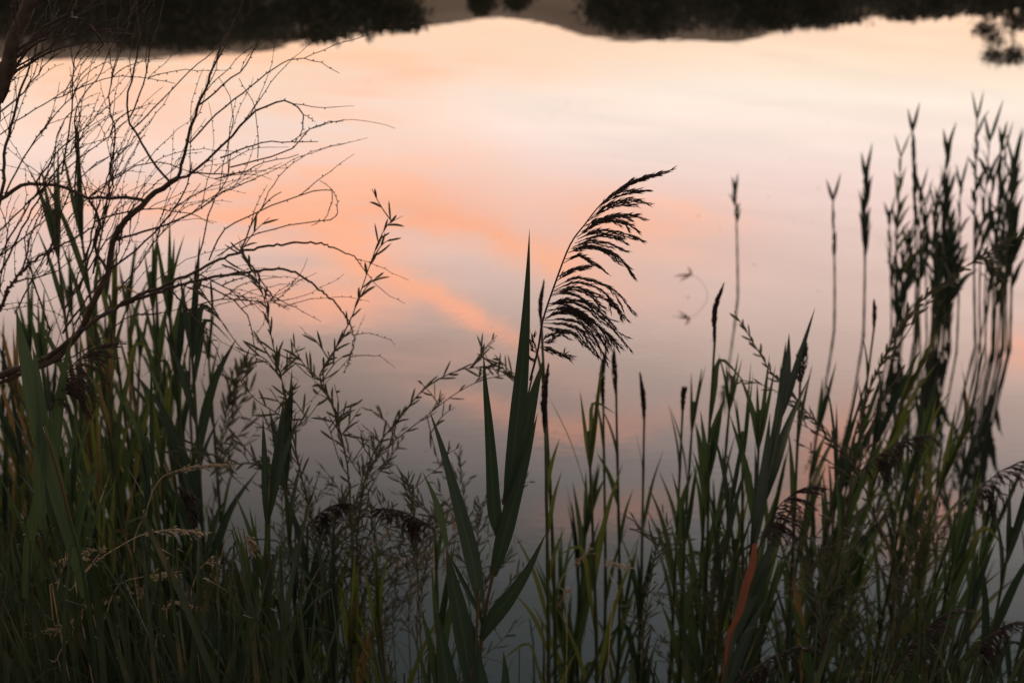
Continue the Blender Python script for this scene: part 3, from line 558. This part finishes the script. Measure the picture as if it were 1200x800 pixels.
# ---- thickets
def thicket(count, xr, yr, Yr, label, group, seed, **k):
    r = random.Random(seed)
    for i in range(count):
        Y = r.uniform(*Yr); px = r.uniform(*xr); py = r.uniform(*yr) if not callable(yr[0]) else yr[0](px, r)
        kk = dict(n=r.randint(8, 12), ln=r.uniform(.26, .38), w=r.uniform(.014, .025), ang=r.uniform(7, 15), t0=.08, leaf=r.choices(("leaf", "deep", "olive"), (5, 3, 2))[0], vary=.06, seed=r.random())
        kk.update(k); lean = k.get("lean", r.uniform(-45, 45)); kk.pop("lean", None)
        tipreed(px, py, px + lean, Y, label, group, **kk)
thicket(30, (-60, 190), (430, 640), (2.3, 3.7), "leafy green reed in the dense thicket at the lower left", "reeds of the dense thicket at the lower left", 21, vary=.15, w=.016)
thicket(24, (0, 335), (590, 730), (2.2, 3.2), "short leafy reed in the dark undergrowth along the foot of the left thicket", "short reeds at the foot of the left thicket", 22)
thicket(24, (960, 1250), (470, 720), (2.6, 4.4), "dark leafy reed in the tangled thicket at the lower right", "reeds of the tangled thicket at the lower right", 23)
thicket(6, (985, 1120), (430, 560), (3.0, 4.0), "dark reed leaning right in the front row of the right thicket", "reeds leaning right in the right thicket", 25, lean=-80, w=.022)
thicket(13, (640, 930), (560, 720), (2.5, 3.4), "leafy green reed of the loose row in the shallow water right of the plumed reed", "reeds of the loose row right of the plumed reed", 24, t0=.02)
thicket(11, (15, 235), (300, 450), (2.9, 3.9), "tall leafy reed behind the lower bare branches at the left", "tall reeds behind the lower bare branches", 28, vary=.15, w=.02)
thicket(6, (380, 520), (700, 790), (2.2, 2.8), "low leafy reed under the weeds left of the plumed reed", "low reeds left of the plumed reed", 26)

thicket(10, (-25, 135), (370, 520), (2.8, 3.6), "dry brownish narrow-leaved reed behind the broad blade at the left", "dry brownish reeds behind the broad blade", 29, leaf="straw", w=.011, n=13, ln=.22, vary=.5)
thicket(8, (130, 250), (380, 560), (3.0, 3.9), "slim green reed around the fan-leaved reed at the left", "slim reeds around the fan-leaved reed", 30, w=.013, n=12, ln=.24)
# ------------------------------------------------------------------ narrow-leaved weeds
def leafy(mb, pts, n, ln, w, r, t0=.05, ang=28, nseg=14):
    p = cr(pts, nseg)
    for k in range(n):
        u = t0 + (1 - t0) * (k + r.random() * .7) / n; i = min(int(u * nseg), nseg - 1); q = p[i].lerp(p[i + 1], u * nseg - i); T = (p[i + 1] - p[i]).normalized()
        a = k * 2.4 + r.uniform(-.5, .5); o = T.orthogonal().normalized(); o = Matrix.Rotation(a, 3, T) @ o; an = R(ang * r.uniform(.6, 1.5)); d = T * math.cos(an) + o * math.sin(an)
        Lk = ln * r.uniform(.6, 1.2) * (1 - .35 * u); blade(mb, [q, q + d * Lk * .5, q + d * Lk + Vector((0, 0, r.uniform(-.15, .1) * Lk))], w * r.uniform(.8, 1.2), CAMDIR + jit(.7, r), 5, prof=lambda t: math.sin(math.pi * min(1, .08 + .92 * t)) ** .5 + .03, fold=.3)
def weed(label, group, Y, stems, base, seed, leaf_n=.42, ln=.042, w=.0042, mt="herb", rad=.0022, yj=.06, auto=True):
    """stems: pixel polylines; the first runs up from the foot, the others branch off"""
    r = random.Random(seed); loc = foot(base, Y); root = thing("leafy_weed", label, "weed", loc, group)
    stems = [list(q) for q in stems]
    for q in list(stems):                                           # fine side twigs all along
        for k in range(max(1, len(q) - 2) if auto else 0):
            i = r.randint(0, len(q) - 2); t = r.random(); x = q[i][0] + (q[i + 1][0] - q[i][0]) * t; y = q[i][1] + (q[i + 1][1] - q[i][1]) * t
            e = r.uniform(18, 46); sx_ = r.choice((-1, 1)); stems.append([(x, y), (x + sx_ * e * .35, y - e * .5), (x + sx_ * e * r.uniform(.5, .8), y - e * r.uniform(.6, 1.1))])
    for k, s in enumerate(stems):
        pts = [P(a, b, Y + (0 if k == 0 else r.uniform(-yj, yj)) * (i / len(s))) for i, (a, b) in enumerate(s)]
        if k == 0: pts = [loc] + pts
        L_ = sum((pts[i + 1] - pts[i]).length for i in range(len(pts) - 1))
        b = MB(); tube(b, cr(pts, 20), rad * (1 if k == 0 else .6), rad * .3, 5); st = b.build("stem" if k == 0 else "twig", M["herbstem"], root, loc)
        f = MB(); leafy(f, pts if k else pts[1:], max(3, int(L_ * 100 * leaf_n * .72)), ln * 1.2, w, r); f.build("foliage", M[mt], st, loc)
    return root
weed("tall narrow-leaved weed whose top meets the lowest bare branch", None, 2.5, [[(380, 700), (358, 580), (345, 520), (335, 465), (325, 425), (318, 395), (311, 355), (300, 325), (282, 292)],
     [(330, 445), (310, 420), (285, 410), (262, 380), (250, 360)], [(338, 492), (318, 480), (300, 468), (283, 448), (275, 425)], [(342, 505), (360, 490), (375, 470)], [(322, 412), (345, 425), (362, 440), (376, 445)], [(350, 545), (322, 510), (305, 498), (283, 488)]], 372, 1, .36)
weed("narrow-leaved weed with one long shoot arching up right into the orange glow", None, 2.45, [[(415, 740), (413, 650), (409, 560), (400, 510), (388, 470), (375, 446), (378, 432), (395, 405), (412, 372), (425, 335), (440, 292), (452, 266), (462, 258)],
     [(410, 560), (398, 540), (385, 500), (372, 486)], [(412, 600), (425, 560), (432, 530)], [(405, 530), (395, 500), (397, 475), (392, 450)]], 415, 2, .30, .036)
weed("narrow-leaved weed with two long arching sprays drooping right towards the tall blade", None, 2.6, [[(420, 700), (422, 600), (432, 545), (447, 515), (470, 488), (494, 458), (528, 437), (560, 430), (590, 436), (604, 444)],
     [(440, 535), (470, 510), (500, 487), (528, 465), (560, 447), (588, 440), (600, 438)], [(500, 487), (508, 520), (515, 545)], [(425, 590), (440, 560), (452, 545)], [(428, 565), (412, 540), (408, 520)]], 420, 3, .42, .034, .004)
weed("blurred feathery weed behind, left of the narrow-leaved weeds", None, 3.6, [[(250, 640), (256, 560), (262, 500), (268, 470), (280, 440), (290, 425)], [(262, 500), (275, 480), (288, 468)], [(260, 520), (275, 512), (290, 508)], [(255, 560), (262, 540), (270, 460), (268, 440)]], 250, 4, .5, .055, .007)
weed("thin weed spray curving left over the water behind the ragged head", None, 2.7, [[(350, 700), (345, 600), (330, 560), (310, 545), (280, 543), (250, 545), (220, 550), (196, 558)], [(300, 545), (318, 555), (330, 570)], [(260, 545), (275, 560), (290, 572)], [(250, 546), (230, 530), (205, 528)]], 350, 5, .42, .038, .005)
weed("long leafy twig arching up right across the far reeds", None, 3.3, [[(985, 640), (1000, 560), (1012, 480), (1030, 430), (1052, 390), (1080, 352), (1110, 328), (1150, 300), (1200, 274), (1240, 262)], [(1005, 520), (1020, 500), (1036, 465), (1060, 430)], [(1036, 420), (1050, 410), (1090, 350), (1120, 330)], [(1150, 300), (1165, 315), (1178, 340)]], 985, 6, .75, .036, .006, rad=.0034, auto=False)
weed("leafy twig slanting down right from a bare tip between the thick stalks", None, 3.0, [[(1050, 700), (1030, 620), (1008, 560), (982, 522), (955, 493), (930, 465), (905, 438), (885, 405), (863, 370)], [(955, 493), (935, 480), (915, 462), (885, 448), (848, 444)], [(985, 530), (965, 512), (945, 500), (925, 490)], [(1000, 550), (998, 520), (1008, 495)], [(1010, 570), (985, 550), (955, 530), (930, 515)], [(1000, 555), (1015, 530), (1022, 505)]], 1050, 7, .55, .034, .005, rad=.0028, auto=False)
r = random.Random(33)
def small_weed(px, py, Y, label, group):
    h = r.uniform(110, 200); ln_ = r.uniform(-35, 35); st = [[(px, py + h), (px + ln_ * .2, py + h * .6), (px + ln_ * .6, py + h * .25), (px + ln_, py)]]
    for k in range(r.randint(4, 7)):
        t = r.uniform(.05, .75); s = r.choice((-1, 1)); x0 = px + ln_ * (1 - t) ** 1.3; y0 = py + h * t; e = r.uniform(25, 60)
        st.append([(x0, y0), (x0 + s * e * .5, y0 - e * .45), (x0 + s * e * .9, y0 - e * r.uniform(.5, 1.1))])
    weed(label, group, Y, st, px, r.random(), .55, .032, .0036, rad=.0016)
for k in range(20): small_weed(r.uniform(330, 560), r.uniform(500, 680), r.uniform(2.4, 3.2), "low bushy fine-leaved weed beside the plumed reed, left of it", "low weeds left of the plumed reed")
for k in range(7): small_weed(r.uniform(900, 1180), r.uniform(560, 690), r.uniform(2.5, 3.2), "low fine-leaved weed tangled among the right thicket reeds", "low weeds in the right thicket")
for k in range(6): small_weed(r.uniform(620, 880), r.uniform(610, 720), r.uniform(2.5, 3.1), "thin fine-leaved weed low over the water between the reeds of the loose row", "low weeds between the loose row of reeds")

# ------------------------------------------------------------------ pale dry grass stalks
def pale_grass(label, Y, pts, base, seed, head=.45, group=None, sz=1.0):
    r = random.Random(seed); loc = foot(base, Y); root = thing("grass_stalk", label, "grass", loc, group); q = [loc] + [P(a, b, Y) for a, b in pts]
    b = MB(); tube(b, cr(q, 22), .0013, .0006, 5); b.build("stalk", M["pale"], root, loc)
    p = cr(q, 40); h = MB(); i0 = int(40 * (1 - head))
    for k in range(46):
        i = r.randint(i0, 39); T = (p[i + 1] - p[i]).normalized(); d = T + jit(.5, r) - Vector((0, 0, .25)); s0 = p[i].lerp(p[i + 1], r.random()); e = s0 + d.normalized() * r.uniform(.004, .014) * sz
        tube(h, [s0, e], .0003, .0003, 3); spikelet(h, e, d, r.uniform(.006, .011) * sz, .0012 * sz)
    h.build("seed_head", M["pale"], root, loc)
pale_grass("pale dry grass stalk arching right with a cream head, leftmost over the dark thicket", 2.0, [(62, 735), (85, 690), (110, 660), (140, 640), (170, 625), (205, 620), (235, 623)], 62, 1, .3)
pale_grass("pale dry grass stalk nearly level, under the longer arching one", 2.1, [(120, 790), (125, 720), (140, 685), (170, 675), (200, 672)], 120, 2, .2)
pale_grass("drooping straw-coloured grass head with a hooked top, right of the ragged reed head", 2.2, [(262, 760), (255, 700), (262, 640), (275, 622), (290, 628), (298, 642)], 262, 3, .25, sz=1.3)
pale_grass("loose pale grass panicle hanging beside the stubby-headed reed", 2.1, [(235, 790), (222, 720), (228, 680), (240, 660), (250, 668), (240, 700)], 235, 4, .4, sz=1.3)
pale_grass("thin pale grass stalk above the ragged head, tipped pink", 2.3, [(160, 700), (172, 600), (185, 565), (202, 553), (232, 546), (268, 544)], 160, 5, .3)
r = random.Random(5)
for k in range(9):
    x = r.uniform(20, 330); y = r.uniform(640, 740); pale_grass("short pale grass wisp in the dark undergrowth at the lower left", r.uniform(1.95, 2.5), [(x, y + 90), (x + r.uniform(-10, 10), y + 35), (x + r.uniform(-20, 25), y), (x + r.uniform(20, 50) * r.choice((-1, 1)), y + r.uniform(-5, 25))], x, r.random(), .35, "pale grass wisps of the lower left")
for k in range(8):
    x = r.uniform(400, 720); y = r.uniform(590, 720); pale_grass("faint pale grass wisp among the weeds near the plumed reed's foot", r.uniform(2.3, 2.9), [(x, y + 90), (x + r.uniform(-10, 10), y + 35), (x + r.uniform(-20, 25), y), (x + r.uniform(15, 40) * r.choice((-1, 1)), y + r.uniform(-5, 25))], x, r.random(), .3, "pale grass wisps near the plumed reed")

# ------------------------------------------------------------------ bare shrub at the left
def twig_path(mb, pts, r0, r1, r, buds=True, nseg=None):
    L_ = sum((pts[i + 1] - pts[i]).length for i in range(len(pts) - 1)); n = nseg or max(6, int(L_ / (.018 if r0 < .006 else .07))); p = cr(pts, n)
    for i in range(1, n): p[i] = p[i] + jit(.0016 + r0 * .12, r)
    tube(mb, p, r0, r1, 6 if r0 > .002 else 5)
    if buds:
        for i in range(1, n):
            if r0 < .005 and r.random() < .8:
                T = (p[i] - p[i - 1]).normalized(); o = jit(1, r); o = (o - T * o.dot(T)).normalized(); rr_ = r0 + (r1 - r0) * i / n
                spikelet(mb, p[i] + o * rr_ * .4, o + T * .9, min(.009, max(.0048, rr_ * 2.2)), min(.0026, max(.0015, rr_ * .8)))
    return p
def arch(p0, d, ln, r, curl):
    """a twig that leaves along d and bends over"""
    pts = [p0]; q = p0.copy(); d = d.normalized(); ax = Vector((r.uniform(-.3, .3), 1, r.uniform(-.3, .3))).normalized(); m = 5
    for k in range(m):
        q = q + d * ln / m; pts.append(q.copy()); d = (Matrix.Rotation(curl / m, 3, ax) @ d + jit(.06, r)).normalized()
    return pts
sr = random.Random(9); YS = 2.55
shb = Vector((P(-70, 700, YS).x, YS, 0)); shb.z = gz(shb.x, YS) - .02
shrub = thing("bare_shrub", "bare leafless shrub with budded twigs spreading right over the water at the left", "shrub", shb)
def limb(px, r0, r1, dy=0.0, ntw=6, tl=.16, name="branch", par=None, start=None):
    pts = [P(a, b, YS + dy * (i / (len(px) - 1)) + sr.uniform(-.012, .012)) for i, (a, b) in enumerate(px)]
    if start is not None: pts = [start] + pts
    r0 = r0 * (1.12 if r0 < .003 else 1.0); r1 = max(.0006, r1 * 1.2); b = MB(); p = twig_path(b, pts, r0, r1, sr); o = b.build(name, M["twig"], par or shrub, shb)
    for k in range(ntw):
        i = sr.randint(int(len(p) * .25), len(p) - 2); T = (p[i + 1] - p[i]).normalized(); side = Vector((sr.uniform(-.6, 1), sr.uniform(-.8, .8), sr.uniform(-.1, 1)))
        tb = MB(); rr_ = sr.uniform(.0006, .0011)
        q = twig_path(tb, arch(p[i], T * .8 + side * .55 + Vector((0, 0, .25)), tl * sr.uniform(.5, 1.5), sr, sr.choice((-.5, .5, .8, .2, .3, 1.2))), rr_, .0004, sr)
        tb.build("twig", M["twig"], o if par is None else par, shb)
    return o
S0 = shb
limb([(-60, 520), (0, 440), (60, 425), (92, 388), (110, 352), (126, 318), (135, 280), (152, 252), (172, 236), (190, 221), (208, 209)], .0072, .0040, 0, 4, start=S0)
for px, r0, r1, nt_ in [([(208, 209), (216, 182), (228, 135), (240, 105), (250, 80), (259, 52)], .0036, .0014, 5), ([(208, 209), (230, 200), (262, 170), (285, 143), (305, 128), (330, 119), (348, 125), (356, 142), (351, 158), (345, 168)], .0026, .0006, 4),
    ([(232, 124), (262, 100), (288, 76), (303, 50)], .0016, .0007, 1), ([(222, 168), (250, 138), (275, 116), (300, 98), (325, 78), (345, 70), (370, 72), (398, 86)], .0016, .0005, 1),
    ([(225, 203), (250, 203), (280, 203), (310, 190), (350, 181)], .0014, .0006, 1), ([(258, 185), (285, 174), (312, 167), (345, 166), (373, 166)], .0015, .0006, 1), ([(270, 196), (310, 186), (345, 172), (362, 152), (382, 144), (402, 142)], .0014, .0005, 0),
    ([(250, 80), (262, 55), (275, 25), (290, -15)], .0012, .0006, 0), ([(267, 165), (273, 140), (270, 112), (256, 90)], .0009, .0005, 0), ([(302, 185), (302, 150), (296, 118), (280, 92)], .0008, .0004, 0),
    ([(200, 214), (178, 190), (165, 165), (153, 145), (150, 115), (158, 78), (163, 45), (160, 5), (158, -20)], .0021, .0009, 3), ([(152, 138), (166, 105), (176, 60), (188, 25), (193, -10)], .0014, .0007, 1), ([(154, 152), (185, 122), (222, 84), (252, 58), (268, 38)], .0013, .0005, 0),
    ([(172, 236), (150, 232), (128, 232), (104, 233)], .0036, .0024, 2), ([(104, 233), (80, 220), (60, 217), (40, 216), (22, 218), (6, 232), (-15, 240)], .0030, .0034, 3)]:
    limb(px, r0, r1, sr.uniform(-.05, .05), nt_)
limb([(-70, 500), (10, 440), (55, 418), (100, 384), (150, 352), (190, 336), (230, 318), (280, 296), (330, 286), (372, 285), (400, 294), (424, 306)], .0052, .0008, -.05, 8, start=S0)
limb([(-60, 540), (60, 420), (115, 372), (175, 346), (225, 331), (285, 319), (338, 317), (375, 340), (402, 366), (414, 392), (411, 418), (402, 437)], .0044, .0005, .04, 7, start=S0)
limb([(282, 292), (300, 318), (322, 352)], .0018, .0009, .0, 0)
limb([(282, 293), (296, 262), (312, 238), (330, 225)], .0016, .0007, .02, 2); limb([(228, 322), (236, 290), (245, 250), (256, 225), (268, 205), (270, 180)], .0015, .0006, .02, 2)
limb([(245, 305), (262, 270), (300, 250), (345, 232), (385, 222), (388, 240), (378, 258), (365, 264)], .0014, .0005, .02, 1); limb([(255, 300), (300, 275), (350, 262), (392, 256), (395, 240), (392, 225), (375, 212)], .0012, .0004, .0, 0)
limb([(135, 280), (180, 268), (225, 250), (262, 225), (300, 210)], .0022, .0008, .03, 5); limb([(126, 318), (150, 300), (190, 262), (215, 225), (225, 190)], .0020, .0008, -.04, 5)
limb([(126, 318), (112, 290), (118, 262), (104, 235)], .0030, .0022, .0, 3); limb([(-40, 420), (0, 362), (12, 335), (32, 312), (62, 292), (112, 266)], .0048, .0012, .0, 9, start=S0)
limb([(-20, 300), (2, 226), (5, 185), (14, 142), (26, 102), (36, 74), (44, 52)], .0040, .0012, .0, 5)
for px in [[(6, 228), (30, 180), (60, 140), (85, 112), (100, 98)], [(0, 158), (38, 130), (80, 109), (125, 92), (165, 90), (205, 98)], [(-10, 140), (28, 108), (50, 78), (70, 60)], [(88, 232), (90, 180), (88, 140), (96, 115), (116, 90), (130, 55), (150, 22), (160, -10)],
           [(72, 205), (84, 130), (88, 70), (100, 48)], [(128, 205), (135, 160), (128, 118), (138, 70), (150, 30)], [(40, 218), (70, 175), (105, 145), (122, 128)], [(30, 240), (75, 200), (120, 165), (150, 140)], [(0, 270), (40, 230), (75, 190), (100, 168)], [(102, 232), (92, 190), (88, 150)],
           [(100, 235), (140, 205), (180, 190), (220, 200), (262, 212)], [(110, 260), (160, 245), (210, 248), (250, 262)], [(0, 300), (40, 268), (60, 240)], [(20, 330), (60, 320), (90, 300)], [(140, 340), (170, 300), (200, 260), (235, 215)], [(60, 425), (100, 410), (150, 372), (200, 365), (240, 340)],
           [(225, 330), (262, 345), (290, 370), (298, 400), (300, 430)], [(235, 322), (270, 340), (290, 360)], [(200, 338), (230, 375), (255, 410), (258, 440)], [(260, 310), (300, 330), (320, 352), (340, 362)], [(215, 365), (250, 352), (300, 352), (335, 352)]]:
    limb(px, sr.uniform(.0011, .0017), .0005, sr.uniform(-.06, .06), 5, .12, "branch")
for k in range(16):
    x, y = sr.uniform(-25, 115), sr.uniform(285, 430); h = sr.uniform(90, 190); ln_ = sr.uniform(-.15, .75); bw = sr.uniform(-22, 22)
    limb([(x, y), (x + ln_ * h * .35 + bw * .7, y - h * .4), (x + ln_ * h * .75 + bw, y - h * .75), (x + ln_ * h * 1.2, y - h)], sr.uniform(.0012, .0022), .0006, sr.uniform(-.08, .08), 4, .11, "branch")
# darker trunk of a second shrub at the far left
tb = Vector((P(-60, 400, 2.2).x, 2.2, 0)); tb.z = gz(tb.x, 2.2) - .02
s2 = thing("bare_shrub", "second bare shrub, a thick rough dark trunk with tangled twigs against the far bank's shade", "shrub", tb)
YS = 2.2; shrub_keep, shrub, shb_keep, shb = shrub, s2, shb, tb
limb([(-60, 300), (-26, 190), (-4, 118), (8, 75), (24, 30), (44, -30)], .014, .009, 0, 10, .14, start=tb)
for px in [[(4, 85), (30, 55), (55, 30), (80, 15), (100, -15)], [(6, 70), (40, 48), (75, 25), (120, 5), (150, -20)], [(0, 110), (30, 62), (60, 45), (90, 40)], [(8, 60), (18, 30), (40, 8), (50, -20)], [(0, 100), (40, 70), (90, 52), (140, 48)], [(0, 90), (50, 62), (100, 35), (140, 20)], [(2, 120), (18, 75), (20, 30), (14, -10)], [(60, 60), (62, 30), (70, 10)], [(95, 22), (85, 20), (90, 0)], [(105, 30), (120, 50), (115, 60)]]:
    limb(px, sr.uniform(.0014, .003), .0006, sr.uniform(-.06, .06), 2, .1)
shrub, shb = shrub_keep, shb_keep

# ------------------------------------------------------------------ undergrowth nobody could count
r = random.Random(77); gm = MB(); cnt = 0
for k in range(3600):
    px = r.uniform(-80, 1280); Y = r.uniform(1.75, 3.4)
    if 330 < px < 560 and r.random() < .8: continue
    if 560 <= px < 940 and r.random() < .95: continue
    if px >= 940 and r.random() < .75: continue
    x = (px - 600) / FPX * Y * 1.08; z = gz(x, Y)
    top = r.uniform(640, 840) if px < 330 else (r.uniform(730, 860) if px < 600 else r.uniform(720, 850))
    if px < 120: top -= 40
    t = P(px + r.gauss(0, 45), top, Y); b = Vector((x, Y, z - .02)); h = (t - b).length
    if t.z < z + .08: continue
    mid = b.lerp(t, .55) + Vector((r.gauss(0, .05), r.uniform(-.05, .05), .02))
    e = t + Vector((r.gauss(0, .06), r.uniform(-.05, .05), -r.uniform(0, .07)))
    blade(gm, [b, mid, t.lerp(e, .3), e], r.choice((.003, .004, .005, .006, .009, .012)), CAMDIR + jit(.8, r), 7, fold=.3); cnt += 1
g_ = gm.build("grass", M["turf"]); g_["kind"] = "stuff"; g_["label"] = "dark tangled grass covering the near bank"
r = random.Random(123); fm = MB()
for k in range(70):
    px = r.uniform(150, 1150); py = r.uniform(45, 600); c = PW(px, py); a = r.uniform(0, 6.28); q = r.uniform(.003, .008) * (c.y / 6) ** .5; i = len(fm.v)
    u = Vector((math.cos(a), math.sin(a), 0)) * q; v = Vector((-math.sin(a), math.cos(a), 0)) * q * r.uniform(.3, .6); z = Vector((0, 0, .003))
    fm.v += [c - u + z * .3, c + v + z, c + u + z * .3, c - v + z, c + Vector((0, 0, -.002))]; fm.uv += [(0, 0)] * 5
    fm.f += [(i, i + 3, i + 1), (i + 1, i + 3, i + 2), (i, i + 1, i + 4), (i + 1, i + 2, i + 4), (i + 2, i + 3, i + 4), (i + 3, i, i + 4)]
fo = fm.build("floating_seeds", M["pale"], smooth=False); fo["kind"] = "stuff"; fo["label"] = "tiny pale seeds and flecks floating on the still water"
print("objects", len(bpy.data.objects), "grass", cnt)
